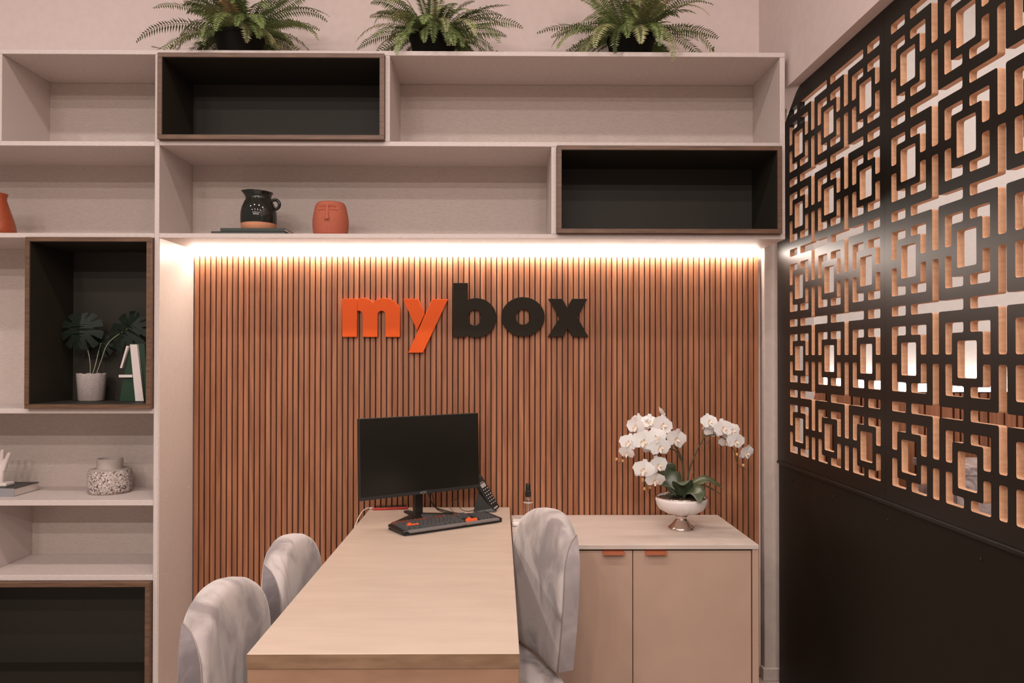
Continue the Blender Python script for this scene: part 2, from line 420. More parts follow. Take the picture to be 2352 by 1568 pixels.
m_hump = [(259, 242)] + bez((259, 242), (300, 226), (360, 228), (385, 274)) + bez((385, 274), (430, 228), (500, 225), (545, 250)) + bez((545, 250), (590, 275), (608, 310), (608, 345)) + \
    [(608, 553), (492, 553)] + bez((492, 385), (492, 350), (478, 336), (457, 336)) + bez((457, 336), (436, 336), (422, 352), (422, 385)) + [(422, 553), (303, 553)] + bez((303, 385), (303, 350), (288, 335), (259, 335))
letter('sign_letter', 'raised orange letter m at the start of the wall sign', orange, 370, 400,
       [('stem', [[(135, 240), (252, 240), (252, 553), (135, 553)]]), ('arches', [m_hump])])
letter('sign_letter', 'raised orange letter y on the slatted wall', orange, 820, 450,
       [('arm', [[(640, 240), (762, 240), (810, 365), (751, 497)]]), ('diagonal', [[(878, 243), (1003, 243), (800, 683), (682, 683)]])])
bowl = ell(1243, 395, 165, 162, -116, 122, 40)
letter('sign_letter', 'raised black letter b on the slatted wall', letter_black, 1230, 330,
       [('body', [[(1053, 108), (1170, 108), (1170, 250)] + bowl + [(1155, 553), (1053, 553)], ell(1228, 394, 57, 68, 0, 360, 28)])])
letter('sign_letter', 'raised black letter o on the slatted wall', letter_black, 1631, 386,
       [('ring', [ell(1631, 386, 178, 162, 0, 360, 48), ell(1631, 388, 62, 66, 0, 360, 28)])])
letter('sign_letter', 'raised black letter x at the end of the wall sign', letter_black, 2005, 394,
       [('body', [[(1845, 238), (1957, 238), (1998, 312), (2040, 238), (2163, 238), (2080, 392), (2172, 550), (2048, 550), (1998, 482), (1965, 550), (1842, 550), (1938, 398)]])])

# ------------------------------------------------------------------ desk and cabinet
dk = thing('desk', 'long pale stone-look desk running from the slatted wall towards the camera', 'desk', (-.265, 2.6, 0))
obj('tabletop', B(-.3115, .312, -.85, .842, .7360, .77, bev=.0012, seg=1), stone_wood, dk)
obj('edge_band', B(-.3115, .312, -.8512, -.8504, .7365, .769), stone_edge, dk)
obj('end_panel', B(-.3105, .311, -.848, -.813, 0, .7355, bev=.001, seg=1), stone_panel, dk)
obj('end_panel', B(-.3105, .311, .805, .84, 0, .7355, bev=.001, seg=1), stone_panel, dk)
cb = thing('low_cabinet', 'low beige two-door cabinet with copper pulls beside the desk', 'cabinet', (.52, 2.9, 0))
obj('top', B(-.467, .468, -.004, .545, .717, .734, bev=.001, seg=1), cab_top, cb)
obj('side_panel', B(.445, .468, 0, .545, 0, .7165), cab_body, cb)
obj('side_panel', B(-.467, -.444, 0, .545, 0, .7165), cab_body, cb)
obj('carcass', B(-.4435, .4445, .03, .54, .05, .7165), cab_dark, cb)
obj('plinth', B(-.4435, .4445, .04, .06, 0, .0495), cab_body, cb)
for x0, x1, hx in ((-.441, -.0125, -.0865), (-.0095, .441, .0745)):
    d = obj('door', B(x0, x1, .004, .022, .055, .7095, bev=.0012, seg=1), cab_body, cb)
    bm = bmesh.new(); box(bm, hx - .0405, hx + .0405, -.016, .012, .7098, .7118); box(bm, hx - .0405, hx + .0405, -.017, -.0145, .698, .7118)
    obj('handle', bm, copper, d)

# ------------------------------------------------------------------ chairs
def arch_pts(hw, z0, z1, n=56):
    """closed outline (w, z) of a rounded-top back, narrowing a little towards its foot"""
    pts = []; zs = z0 + .58 * (z1 - z0)
    for k in range(10): 
        t = k / 10; pts.append((hw * (.84 + .16 * math.sin(t * PI / 2)), z0 + .01 + (zs - z0 - .01) * t))
    e = 2.4
    for k in range(33):
        a = PI * k / 32
        c, s = math.cos(a), math.sin(a)
        pts.append((hw * math.copysign(abs(c) ** (2 / e), c), zs + (z1 - zs) * abs(s) ** (2 / e)))
    for k in range(10):
        t = 1 - (k + 1) / 10; pts.append((-hw * (.84 + .16 * math.sin(t * PI / 2)), z0 + .01 + (zs - z0 - .01) * t))
    pts.append((-hw * .78, z0)); pts.append((0, z0 - .003)); pts.append((hw * .78, z0))
    return pts
def make_chair(label, loc, rz, z0, z1, base, hw=.218, smat=None):
    t = thing('upholstered_chair', label, 'chair', loc, rz, 'grey velvet chairs around the desk')
    out = arch_pts(hw, z0, z1); zc = (z0 + z1) / 2
    def bend(w): return .55 * w * w
    bm = bmesh.new(); rings = []
    layers = ((.0, .055), (.003, .022), (.016, .004), (.035, 0), (.060, .0), (.074, .006), (.083, .022), (.088, .055), (.090, .11))
    for tt, ins in layers:
        f = 1 - ins / hw; fz = 1 - ins / (zc - z0)
        rings.append([bm.verts.new((tt + bend(w * f) - .045 * ((zc + (z - zc) * fz) - z0), w * f, zc + (z - zc) * fz)) for w, z in out])
    n = len(out)
    for a, b in zip(rings, rings[1:]):
        for i in range(n): bm.faces.new((a[i], a[(i + 1) % n], b[(i + 1) % n], b[i]))
    for r, tt in ((rings[0], 0), (rings[-1], .091)):
        c = bm.verts.new((tt - .045 * (zc - z0), 0, zc))
        for i in range(n): bm.faces.new((r[i], r[(i + 1) % n], c))
    obj('backrest', bm, velvet, t, True)
    # side boxing panels and their seams
    for s in (1, -1):
        side = [(w, z) for w, z in out if w * s > hw * .60 and z > z0 + .005]
        side.sort(key=lambda p: p[1])
        zlo, zhi = side[0][1], z0 + .89 * (z1 - z0)
        pts = []; quads = []
        for k in range(25):
            z = zlo + (zhi - zlo) * k / 24
            w = None
            for (wa, za), (wb, zb) in zip(side, side[1:]):
                if za <= z <= zb: w = wa + (wb - wa) * ((z - za) / max(zb - za, 1e-6)); break
            if w is None: w = side[-1][0]
            q = k / 24
            tf = .068 if q < .72 else .068 * math.sqrt(max(0, 1 - ((q - .72) / .28) ** 2))
            tf = max(tf, .0115)
            lean = -.045 * (z - z0)
            pts.append((tf + bend(w) + lean, w + s * .0018, z)); quads.append(((.010 + bend(w) + lean, w + s * .0008, z), (tf + bend(w) + lean, w + s * .0012, z)))
        b = bmesh.new(); prev = None
        for a_, c_ in quads:
            m_ = tuple((p + q) / 2 + (s * .0022 if i == 1 else 0) for i, (p, q) in enumerate(zip(a_, c_)))
            row = [b.verts.new(a_), b.verts.new(m_), b.verts.new(c_)]
            if prev:
                for i in range(2): b.faces.new((prev[i], prev[i + 1], row[i + 1], row[i]))
            prev = row
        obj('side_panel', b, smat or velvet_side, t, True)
        b = bmesh.new(); tube(b, pts, .0016, 6); obj('seam', b, seam_mat, t, True)
    b = bmesh.new(); box(b, .05, .42, -.185, .185, z0 - .11, z0 - .012, bev=.032, seg=4); obj('seat', b, velvet, t, True)
    zb = z0 - .11
    if base == 'legs':
        for x in (.08, .39):
            for y in (-.16, .16):
                b = bmesh.new(); tube(b, [(x, y, zb + .005), (x + (.03 if x > .2 else -.05), y * 1.12, 0)], [.014, .009], 10); obj('leg', b, metal_black, t, True)
    else:
        b = bmesh.new(); tube(b, [(.24, 0, zb + .002), (.24, 0, .055)], .024, 14); obj('column', b, metal_black, t, True)
        for k in range(5):
            a = 2 * PI * k / 5 + .3
            b = bmesh.new(); tube(b, [(.24, 0, .07), (.24 + .24 * math.cos(a), .24 * math.sin(a), .05)], [.02, .013], 8); obj('leg', b, metal_black, t, True)
            b = bmesh.new(); r = lathe([(.0, -.01), (.022, -.009), (.024, 0), (.022, .009), (0, .01)], 14, b, cap=False)
            bmesh.ops.transform(b, matrix=Matrix.Translation((.24 + .24 * math.cos(a), .24 * math.sin(a), .0245)) @ Matrix.Rotation(a, 4, 'Z') @ Matrix.Rotation(PI / 2, 4, 'X'), verts=b.verts)
            obj('castor', b, plastic_black, t, True)
    return t
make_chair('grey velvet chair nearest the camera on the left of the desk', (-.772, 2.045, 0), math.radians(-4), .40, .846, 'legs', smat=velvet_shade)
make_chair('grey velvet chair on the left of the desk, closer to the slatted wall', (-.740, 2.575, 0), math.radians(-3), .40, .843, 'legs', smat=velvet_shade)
make_chair('grey velvet chair on the right of the desk, before the cabinet', (.203, 2.70, 0), math.radians(202), .405, .91, 'swivel', hw=.213)

# ------------------------------------------------------------------ ceiling lamps (above the frame)
def lamp(x, y, i, p=1.0, label='round recessed ceiling downlight above the reception area', grp='recessed ceiling downlights'):
    t = thing('ceiling_light', label, 'ceiling light', (x, y, CEIL), 0, grp)
    obj('ring', lathe([(.105, -.0005), (.11, -.008), (.09, -.012), (.085, -.002)], 24, cap=False), plastic_white, t, True)
    obj('lens', lathe([(.085, -.0005), (.084, -.004)], 24), lamp_mat, t)
    ld = bpy.data.lights.new('downlight', 'AREA'); ld.shape = 'DISK'; ld.size = .17; ld.energy = LAMP_W * p; ld.color = LAMP_COL
    o = bpy.data.objects.new('downlight', ld); C.objects.link(o); o.parent = t; o.location = (0, 0, -.02)
for j, y in enumerate((1.35, -.4, -2.2, -4.0)):
    for i, x in enumerate((-2.75, -1.55, -.35, .85)):
        lamp(x, y, i, (.75, .9, 1.7, 4.0)[j])
for x, y in ((2.6, 3.0), (3.9, 3.0), (2.6, 1.0), (3.9, 1.0)):
    lamp(x, y, 0, 1.0, 'round recessed ceiling downlight in the room behind the lattice', 'downlights in the far room')
# DETAILS
# ------------------------------------------------------------------ monitor
def frame_matrix(loc, x_axis, z_axis):
    z = Vector(z_axis).normalized(); x = Vector(x_axis); x = (x - z * x.dot(z)).normalized(); y = z.cross(x)
    return Matrix.Translation(loc) @ Matrix((x, y, z)).transposed().to_4x4()
mo = thing('monitor', 'slim black desktop monitor standing on the desk', 'monitor', (-.345, 3.235, .7702))
ang = math.radians(34.6)
mm = Matrix.Translation((.026, -.072, .272)) @ Matrix.Rotation(ang, 4, 'Z') @ Matrix.Rotation(math.radians(-2), 4, 'X')
def mpart(name, bm, mat, parent=mo, smooth=False):
    bmesh.ops.transform(bm, matrix=mm, verts=bm.verts); return obj(name, bm, mat, parent, smooth)
mpart('housing', B(-.28, .28, 0, .022, -.1615, .1615, bev=.003), plastic_black)
mpart('screen', B(-.277, .277, -.0012, -.0002, -.147, .1585), screen_black)
mpart('bottom_bezel', B(-.279, .279, -.003, -.0002, -.1610, -.1475), plastic_dark)
fc = bpy.data.curves.new('logo', 'FONT'); fc.body = 'AOC'; fc.size = .014; fc.extrude = .0003; fc.align_x = 'CENTER'; fc.shear = .25
fo = bpy.data.objects.new('logo', fc); C.objects.link(fo); dg = bpy.context.evaluated_depsgraph_get(); dg.update()
lm = bpy.data.meshes.new_from_object(fo.evaluated_get(dg)); bpy.data.objects.remove(fo); bpy.data.curves.remove(fc)
lm.materials.clear(); lm.transform(mm @ Matrix.Translation((.0, -.0034, -.1595)) @ Matrix.Rotation(PI / 2, 4, 'X')); link('logo', lm, logo_grey, mo)
bm = bmesh.new(); box(bm, -.019, .019, -.012, .012, .008, .20, bev=.003); bmesh.ops.transform(bm, matrix=Matrix.Rotation(ang, 4, 'Z'), verts=bm.verts)
obj('neck', bm, plastic_black, mo)
def foot(tip, w0, w1, h0=.016, h1=.008):
    bm = bmesh.new(); d = Vector((tip[0], tip[1], 0)); n = Vector((-d.y, d.x, 0)).normalized(); vs = []
    for p, wd, h in ((-d.normalized() * .02, w0, h0), (d, w1, h1)):
        vs.append([bm.verts.new(p + n * wd), bm.verts.new(p - n * wd), bm.verts.new(p - n * wd * .7 + Vector((0, 0, h))), bm.verts.new(p + n * wd * .7 + Vector((0, 0, h)))])
    a, b = vs
    for i in range(4): bm.faces.new((a[i], a[(i + 1) % 4], b[(i + 1) % 4], b[i]))
    bm.faces.new(a[::-1]); bm.faces.new(b)
    return bm
obj('foot', foot((-.085, -.165), .03, .012), plastic_black, mo)
obj('foot', foot((.15, .035), .026, .012), plastic_black, mo)
obj('foot', foot((-.06, .10), .022, .014), plastic_dark, mo)
b = bmesh.new(); tube(b, smooth_path([(.03, -.03, .13), (.05, -.035, .10), (.06, -.03, .07), (.075, -.02, .045), (.10, .0, .03), (.16, .02, .012), (.24, .02, .006)]), .0028, 8); obj('cable', b, plastic_black, mo, True)
b = bmesh.new(); tube(b, smooth_path([(.035, -.03, .13), (.065, -.04, .10), (.072, -.03, .06), (.09, -.015, .03), (.14, .03, .008)]), .0022, 8); obj('cable', b, plastic_black, mo, True)

# ------------------------------------------------------------------ keyboard
kb = thing('keyboard', 'black gaming keyboard with orange keys in front of the monitor', 'keyboard', (-.212, 3.068, .7702), math.radians(33.9))
bm = bmesh.new(); box(bm, -.2275, .2275, -.076, .076, .003, .016, bev=.005)
for v in bm.verts:
    if abs(v.co.x) > .215: v.co.y *= .86
    v.co.z += (v.co.y + .076) * .05
obj('case', bm, plastic_black, kb)
obj('rubber_base', B(-.222, .222, -.07, .07, 0, .006), plastic_dark, kb)
bm = bmesh.new()
box(bm, -.205, .03, -.0800, -.0555, .009, .0185, bev=.003); box(bm, .05, .205, -.0800, -.0555, .009, .0185, bev=.003); box(bm, .025, .055, -.0775, -.0555, .0095, .018, bev=.002)
obj('palm_strip', bm, kb_grey, kb)
def keymesh(wd, mat, dp=.0155):
    bm = bmesh.new(); h = .0085; vs = [[bm.verts.new((sx * (wd / 2 - i), sy * (dp / 2 - i), z)) for sx, sy in ((-1, -1), (1, -1), (1, 1), (-1, 1))] for i, z in ((.0008, 0), (.0026, h))]
    for i in range(4): bm.faces.new((vs[0][i], vs[0][(i + 1) % 4], vs[1][(i + 1) % 4], vs[1][i]))
    bm.faces.new(vs[1]); me = bpy.data.meshes.new('key'); bmesh.ops.recalc_face_normals(bm, faces=bm.faces); bm.to_mesh(me); bm.free(); me.materials.append(mat); return me
KM = {}
def key(x, y, wd, mat):
    k = (round(wd, 4), mat.name)
    if k not in KM: KM[k] = keymesh(wd, mat)
    o = bpy.data.objects.new('key', KM[k]); C.objects.link(o); o.parent = kb; o.location = (x, y, .0155 + (y + .076) * .05)
u = .0178; x0 = -.214
for r in range(6):
    y = -.046 + r * .0188 + (.004 if r == 5 else 0)
    if r == 0: ws = [1.25, 1.25, 1.25, 6.25, 1.25, 1.25, 1.25, 1.25]
    elif r == 1: ws = [2.25] + [1] * 10 + [2.75]
    elif r == 2: ws = [1.75] + [1] * 11 + [2.25]
    elif r == 3: ws = [1.5] + [1] * 12 + [1.5]
    elif r == 4: ws = [1] * 13 + [2]
    else: ws = [1] * 13
    xx = x0
    for i, q in enumerate(ws):
        m_ = key_mat
        if (r == 3 and i == 2) or (r == 2 and i in (1, 2, 3)): m_ = key_orange
        if r == 5: m_ = key_red if i not in (4, 9) else key_mat
        if r == 5 and i > 0: xx += .002 if i in (1, 5, 9) else 0
        key(xx + q * u / 2, y, q * u, m_); xx += q * u
    for i in range(3):
        if r == 0 or (r == 1 and i == 1): key(.062 + i * u + u / 2, y, u, key_orange)
        elif r >= 3: key(.062 + i * u + u / 2, y, u, key_red if r == 5 and i == 0 else key_mat)
    if r < 5:
        for i in range(4): key(.127 + i * .0172 + .01, y, .0172, key_mat)

# ------------------------------------------------------------------ cordless phone on its dock
ph = thing('cordless_phone', 'black cordless phone handset leaning in its dock', 'telephone', (-.055, 3.352, .7702))
bm = bmesh.new()
vs = [bm.verts.new(p) for p in ((-.058, -.030, 0), (.045, -.030, 0), (.045, .040, 0), (-.058, .040, 0), (-.034, -.018, .085), (.022, -.022, .014), (.022, .036, .014), (-.034, .034, .085))]
for f in ((0, 1, 2, 3), (0, 4, 5, 1), (1, 5, 6, 2), (2, 6, 7, 3), (3, 7, 4, 0), (4, 7, 6, 5)): bm.faces.new([vs[i] for i in f])
bmesh.ops.bevel(bm, geom=bm.edges[:], offset=.004, segments=2, affect='EDGES'); obj('dock', bm, plastic_black, ph)
ua = Vector((-.088, .012, .150)).normalized(); nn = Vector((.60, -.72, .35))
HM = frame_matrix((.004, -.004, .080), nn.cross(ua) * -1, nn - ua * nn.dot(ua))
# local: x = width, y along handset
if (HM.to_3x3() @ Vector((0, 1, 0))).dot(ua) < 0: HM = HM @ Matrix.Rotation(PI, 4, 'Z')
def hpart(name, bm, mat, parent=None):
    bmesh.ops.transform(bm, matrix=HM, verts=bm.verts); return obj(name, bm, mat, parent or ph)
hs = hpart('handset', B(-.024, .024, -.082, .085, -.026, 0, bev=.008, seg=3), plastic_black)
hpart('display', B(-.014, .014, .030, .048, 0, .0006), logo_grey, hs)
hpart('brand_plate', B(-.010, .010, .052, .055, 0, .0005), logo_grey, hs)
for r in range(6):
    for c in range(3):
        hpart('button', B(-.0135 + c * .012, -.0085 + c * .012, .0185 - r * .0135, .0215 - r * .0135, 0, .001), key_print, hs)
hpart('charge_plate', B(-.012, .012, -.074, -.068, 0, .0007), logo_grey, hs)
b = bmesh.new(); tube(b, smooth_path([(-.14, -.05, .004), (-.165, -.01, .03), (-.15, .02, .048), (-.125, .0, .045), (-.115, -.03, .02), (-.09, -.02, .004), (-.055, 0, .004)]), .0012, 6); obj('cord', b, plastic_black, ph, True)

# ------------------------------------------------------------------ mobile phone and its cable
mp = thing('mobile_phone', 'mobile phone in a red case lying at the back of the desk', 'phone', (-.485, 3.408, .7702), math.radians(9))
obj('case', B(-.077, .077, -.028, .028, 0, .0105, bev=.0045, seg=3), red_case, mp)
obj('screen', B(-.072, .072, -.025, .025, .0105, .0112), screen_black, mp)
b = bmesh.new(); tube(b, [(-.077, 0, .005), (-.092, -.002, .005)], .0042, 10); obj('plug', b, cable_white, mp, True)
cbl = bmesh.new(); tube(cbl, smooth_path([(-.578, 3.391, .7765), (-.590, 3.38, .776), (-.603, 3.35, .765), (-.612, 3.30, .742), (-.618, 3.24, .70), (-.615, 3.2, .60), (-.60, 3.19, .4)]), .0022, 8)
o = obj('charging_cable', cbl, cable_white, None, True); tag(o, 'white charging cable drooping over the left desk edge', 'cable')

# ------------------------------------------------------------------ bottle, remote
bt = thing('spray_bottle', 'clear spray bottle with black pump cap on the cabinet', 'bottle', (.1257, 3.32, .7343))
obj('body', lathe([(.0, .0), (.0195, .0), (.0205, .003), (.0205, .080), (.019, .085), (.0125, .088), (.0115, .105), (.0095, .105), (.0105, .089), (.0175, .084), (.0188, .078), (.0188, .005), (0, .004)], 32, cap=False), glass, bt, True, 40)
obj('cap', lathe([(.0125, .1055), (.0128, .107), (.0128, .130), (.0105, .1325), (.0102, .160), (.009, .1625)], 28), plastic_black, bt, True, 40)
obj('collar', lathe([(.0205, .0802), (.0208, .0815), (.0205, .083), (.0195, .0832)], 28, cap=False), plastic_white, bt, True)
b = bmesh.new(); tube(b, smooth_path([(.002, 0, .104), (.003, 0, .07), (.001, 0, .04), (-.006, 0, .012), (-.010, 0, .007)]), .0016, 8); obj('dip_tube', b, plastic_white, bt, True)
rm = thing('remote_control', 'small white remote control lying on the cabinet by the desk', 'remote control', (.077, 3.255, .7343), math.radians(-3))
obj('body', B(-.021, .021, -.05, .05, 0, .018, bev=.007, seg=3), plastic_white, rm)
obj('display', B(-.014, .014, .022, .042, .018, .0186), logo_grey, rm)
obj('button', B(-.006, .006, -.005, .004, .018, .0192), ceramic, rm)

# ------------------------------------------------------------------ orchid
orr = thing('orchid', 'white orchid in a white footed bowl on the low cabinet', 'potted plant', (.757, 3.166, .7342))
seg = 96; bm = bmesh.new(); rings = []
prof = [(.026, .058), (.034, .062), (.062, .068), (.090, .083), (.103, .104), (.1065, .120), (.1045, .1335), (.099, .1335), (.100, .118), (.095, .104)]
for i, (r, z) in enumerate(prof):
    fl = .022 * max(0, 1 - abs(z - .075) / .03) if i < 5 else 0
    rings.append([bm.verts.new(((r * (1 + fl * (1 if k % 4 < 2 else -1))) * math.cos(2 * PI * k / seg), (r * (1 + fl * (1 if k % 4 < 2 else -1))) * math.sin(2 * PI * k / seg), z)) for k in range(seg)])
for a, b in zip(rings, rings[1:]):
    for k in range(seg): bm.faces.new((a[k], a[(k + 1) % seg], b[(k + 1) % seg], b[k]))
obj('bowl', bm, bowl_white, orr, True)
obj('rim', lathe([(.1050, .1322), (.1062, .134), (.1045, .1362), (.1000, .1362), (.0988, .134)], 64, cap=False), silver, orr, True)
obj('foot', lathe([(.0, 0), (.052, 0), (.0545, .003), (.053, .008), (.046, .013), (.038, .021), (.028, .033), (.0225, .041), (.0215, .046), (.0245, .051), (.027, .057), (.020, .059)], 48, cap=False), silver, orr, True)
bm = lathe([(.0, .128), (.05, .133), (.085, .130), (.0985, .120)], 40, cap=False)
random.seed(11)
for v in bm.verts: v.co.z += random.uniform(-.004, .008)
for k in range(120):
    a = random.uniform(0, 2 * PI); r = .1 * math.sqrt(random.random()); p = Vector((r * math.cos(a), r * math.sin(a), .128)); d = Vector((random.uniform(-1, 1), random.uniform(-1, 1), random.uniform(.1, .9))) * .014
    tube(bm, [p, p + d * .6, p + d + Vector((0, 0, -.003))], .0008, 3)
obj('moss', bm, moss, orr)
def tepal(bm, ang, length, width, cup, tilt, off=0.0, n=6, mm_=4, blunt=.75):
    """one petal radiating in the local XZ plane (flower faces -Y)"""
    rows = []
    for i in range(n + 1):
        t = i / n; hwid = width * (math.sin(PI * min(1, (.06 + .94 * t)) ** blunt)) ** .62 if t < 1 else width * .42
        row = []
        for j in range(mm_ + 1):
            s = -1 + 2 * j / mm_
            l = length * t; x = s * hwid
            y = off - tilt * l + cup * (s * s) * hwid * .5 - .25 * cup * l * t
            row.append(bm.verts.new((x * math.cos(ang) + l * math.sin(ang), y, -x * math.sin(ang) + l * math.cos(ang))))
        rows.append(row)
    for a, b in zip(rows, rows[1:]):
        for j in range(mm_): bm.faces.new((a[j], a[j + 1], b[j + 1], b[j]))
def flower_mesh(seed):
    random.seed(seed); bm = bmesh.new()
    for a, l, wd, off in ((0, .040, .0165, .002), (2.25, .038, .0165, .002), (-2.25, .038, .0165, .002), (1.35, .041, .0285, -.002), (-1.35, .041, .0285, -.002)):
        tepal(bm, a + random.uniform(-.08, .08), l, wd, random.uniform(-.25, .25), random.uniform(-.1, .25), off)
    me = bpy.data.meshes.new('flower'); bm.to_mesh(me); bm.free()
    for p in me.polygons: p.use_smooth = True
    me.materials.append(petal); return me
def lip_mesh():
    bm = bmesh.new()
    tepal(bm, PI, .020, .0065, .8, .55, -.002, 5, 4); tepal(bm, 1.9, .012, .005, .8, .8, -.002, 4, 2); tepal(bm, -1.9, .012, .005, .8, .8, -.002, 4, 2); tepal(bm, 0, .009, .004, .5, .9, -.002, 3, 2)
    me = bpy.data.meshes.new('lip'); bm.to_mesh(me); bm.free()
    for p in me.polygons: p.use_smooth = True
    me.materials.append(petal_lip); return me
FM = [flower_mesh(s) for s in (1, 2, 3, 4)]; LM = lip_mesh()
def pz(zx, zy): return -.2996 + zx * .0002653, .5315 - zy * .0002653
FL = [(405, 395, -.02, 1.0, 35, 5), (285, 640, -.03, .95, 25, -5), (265, 800, -.02, .85, 30, 25), (500, 610, -.055, 1.2, 10, 0), (640, 350, .0, 1.0, -5, -30), (815, 380, -.02, 1.15, -15, -15), (690, 560, -.05, 1.1, 5, -10),
      (745, 700, -.06, 1.1, -8, 5), (1015, 590, -.03, 1.15, -20, 5), (855, 215, .03, .8, -60, -20), (490, 1040, -.07, 1.1, 12, 5), (720, 985, -.05, 1.05, -15, 0), (670, 1200, -.06, 1.0, 0, 30), (470, 330, .03, .85, 60, 0), (620, 700, -.04, .95, 10, 20),
      (1555, 330, -.01, .95, -15, -20), (1600, 470, .02, .85, 160, 10), (1760, 430, -.02, 1.05, -10, -5), (1920, 480, .0, 1.05, -30, -20), (1945, 620, -.03, 1.0, -15, 10), (2110, 800, -.03, .95, -35, 15), (1860, 640, .02, .8, 20, 30)]
random.seed(5)
for i, (zx, zy, dy, sc, yaw, pit) in enumerate(FL):
    x, z = pz(zx, zy)
    o = bpy.data.objects.new('flower', FM[i % 4]); C.objects.link(o); o.parent = orr; o.location = (x, dy, z); s = sc * 1.0; o.scale = (s, s, s)
    o.rotation_euler = Euler((math.radians(pit), math.radians(random.uniform(-14, 14)), -math.radians(yaw)), 'XYZ')
    l = bpy.data.objects.new('lip', LM); C.objects.link(l); l.parent = o
def stem(name, pts, r0, r1, mat=orchid_stem):
    P = smooth_path([(pz(a, b)[0], d, pz(a, b)[1]) for a, b, d in pts]); n = len(P)
    b = bmesh.new(); tube(b, P, [r0 + (r1 - r0) * k / (n - 1) for k in range(n)], 8); obj(name, b, mat, orr, True)
stem('stem', [(1170, 1440, 0), (1160, 1130, .0), (1130, 900, .0), (1050, 740, 0), (900, 560, 0), (700, 430, .01), (480, 420, .01), (340, 560, -.0), (290, 760, 0), (235, 890, -.01), (160, 965, -.01), (105, 1000, -.01)], .0042, .0012)
stem('stem', [(1140, 950, 0), (1000, 760, -.01), (820, 780, -.03), (650, 930, -.04), (560, 1080, -.045), (520, 1230, -.04), (560, 1330, -.04), (595, 1440, -.04)], .003, .0011)
stem('stem', [(1230, 1440, 0), (1245, 1130, .0), (1330, 880, 0), (1440, 660, 0), (1520, 555, 0), (1680, 535, 0), (1830, 610, .0), (1960, 780, .0), (1990, 920, 0), (2050, 1030, 0), (2160, 1080, 0)], .0036, .0011)
stem('stem', [(1480, 590, 0), (1465, 500, 0), (1500, 420, 0)], .002, .0014); stem('stem', [(1590, 540, 0), (1560, 640, 0), (1500, 680, 0), (1460, 660, 0)], .0016, .0012); stem('stem', [(1640, 535, 0), (1640, 490, 0), (1665, 460, 0)], .0018, .0014)
stem('stem', [(1270, 1300, 0), (1300, 1180, .0), (1350, 1070, .0)], .002, .001)
for zx, zy, s in ((105, 910, 1), (205, 935, 1), (545, 1370, 1.1), (635, 1352, 1), (520, 1235, 1.3), (2090, 1005, 1.1), (1990, 835, 1.1), (575, 290, 1.6)):
    x, z = pz(zx, zy); b = bmesh.new(); bmesh.ops.create_uvsphere(b, u_segments=12, v_segments=8, radius=.0062 * s)
    for v in b.verts: v.co = Vector((v.co.x * .85, v.co.y * .85, v.co.z)) + Vector((x, -.012, z))
    obj('bud', b, bud_mat if s < 1.5 else petal, orr, True)
def leaf(pts, widths, mat, parent, fold=.25, name='leaf', up=Vector((0, 0, 1)), nd=6):
    P = smooth_path(pts, nd); n = len(P); bm = bmesh.new(); rows = []
    for i, p in enumerate(P):
        t = (P[min(i + 1, n - 1)] - P[max(i - 1, 0)]).normalized(); a = t.cross(up).normalized(); nrm = a.cross(t)
        f = i / (n - 1) * (len(widths) - 1); k = min(int(f), len(widths) - 2); wd = widths[k] + (widths[k + 1] - widths[k]) * (f - k)
        rows.append([bm.verts.new(p + a * wd * s + nrm * fold * wd * abs(s)) for s in (-1, -.5, 0, .5, 1)])
    for r, s in zip(rows, rows[1:]):
        for j in range(4): bm.faces.new((r[j], r[j + 1], s[j + 1], s[j]))
    o = obj(name, bm, mat, parent, True); m = o.modifiers.new('thickness', 'SOLIDIFY'); m.thickness = .0012; return o
W_ = [.008, .026, .038, .042, .038, .024, .004]
leaf([(-.005, .01, .135), (-.03, .04, .19), (-.04, .05, .235), (-.02, .04, .262)], [.012, .03, .046, .046, .03, .006], orchid_leaf, orr, .15, up=Vector((0, 1, .2)))
leaf([(0, -.01, .14), (.0, -.03, .175), (-.01, -.055, .205), (-.015, -.085, .195)], [.01, .03, .042, .042, .028, .006], orchid_leaf, orr, .12, up=Vector((.1, .75, .65)))
leaf([(.01, 0, .14), (.05, -.01, .185), (.10, -.015, .205), (.145, -.01, .185), (.17, -.005, .168)], [.012, .022, .030, .030, .020, .004], orchid_leaf, orr, .2, up=Vector((0, -.35, 1)))
leaf([(.01, .02, .14), (.06, .04, .175), (.12, .05, .165), (.175, .04, .135)], [.012, .022, .028, .02, .004], orchid_leaf, orr, .2)
leaf([(0, -.01, .135), (.025, -.05, .17), (.045, -.085, .165), (.045, -.118, .132)], [.012, .034, .044, .040, .022, .003], orchid_leaf, orr, .08, up=Vector((0, -.8, 1)))
leaf([(-.01, 0, .135), (-.05, -.005, .172), (-.085, .0, .178)], [.01, .02, .018, .004], orchid_leaf, orr, .2)
leaf([(-.005, -.02, .135), (-.035, -.045, .150), (-.06, -.06, .152)], [.01, .016, .012, .003], orchid_leaf, orr, .2)

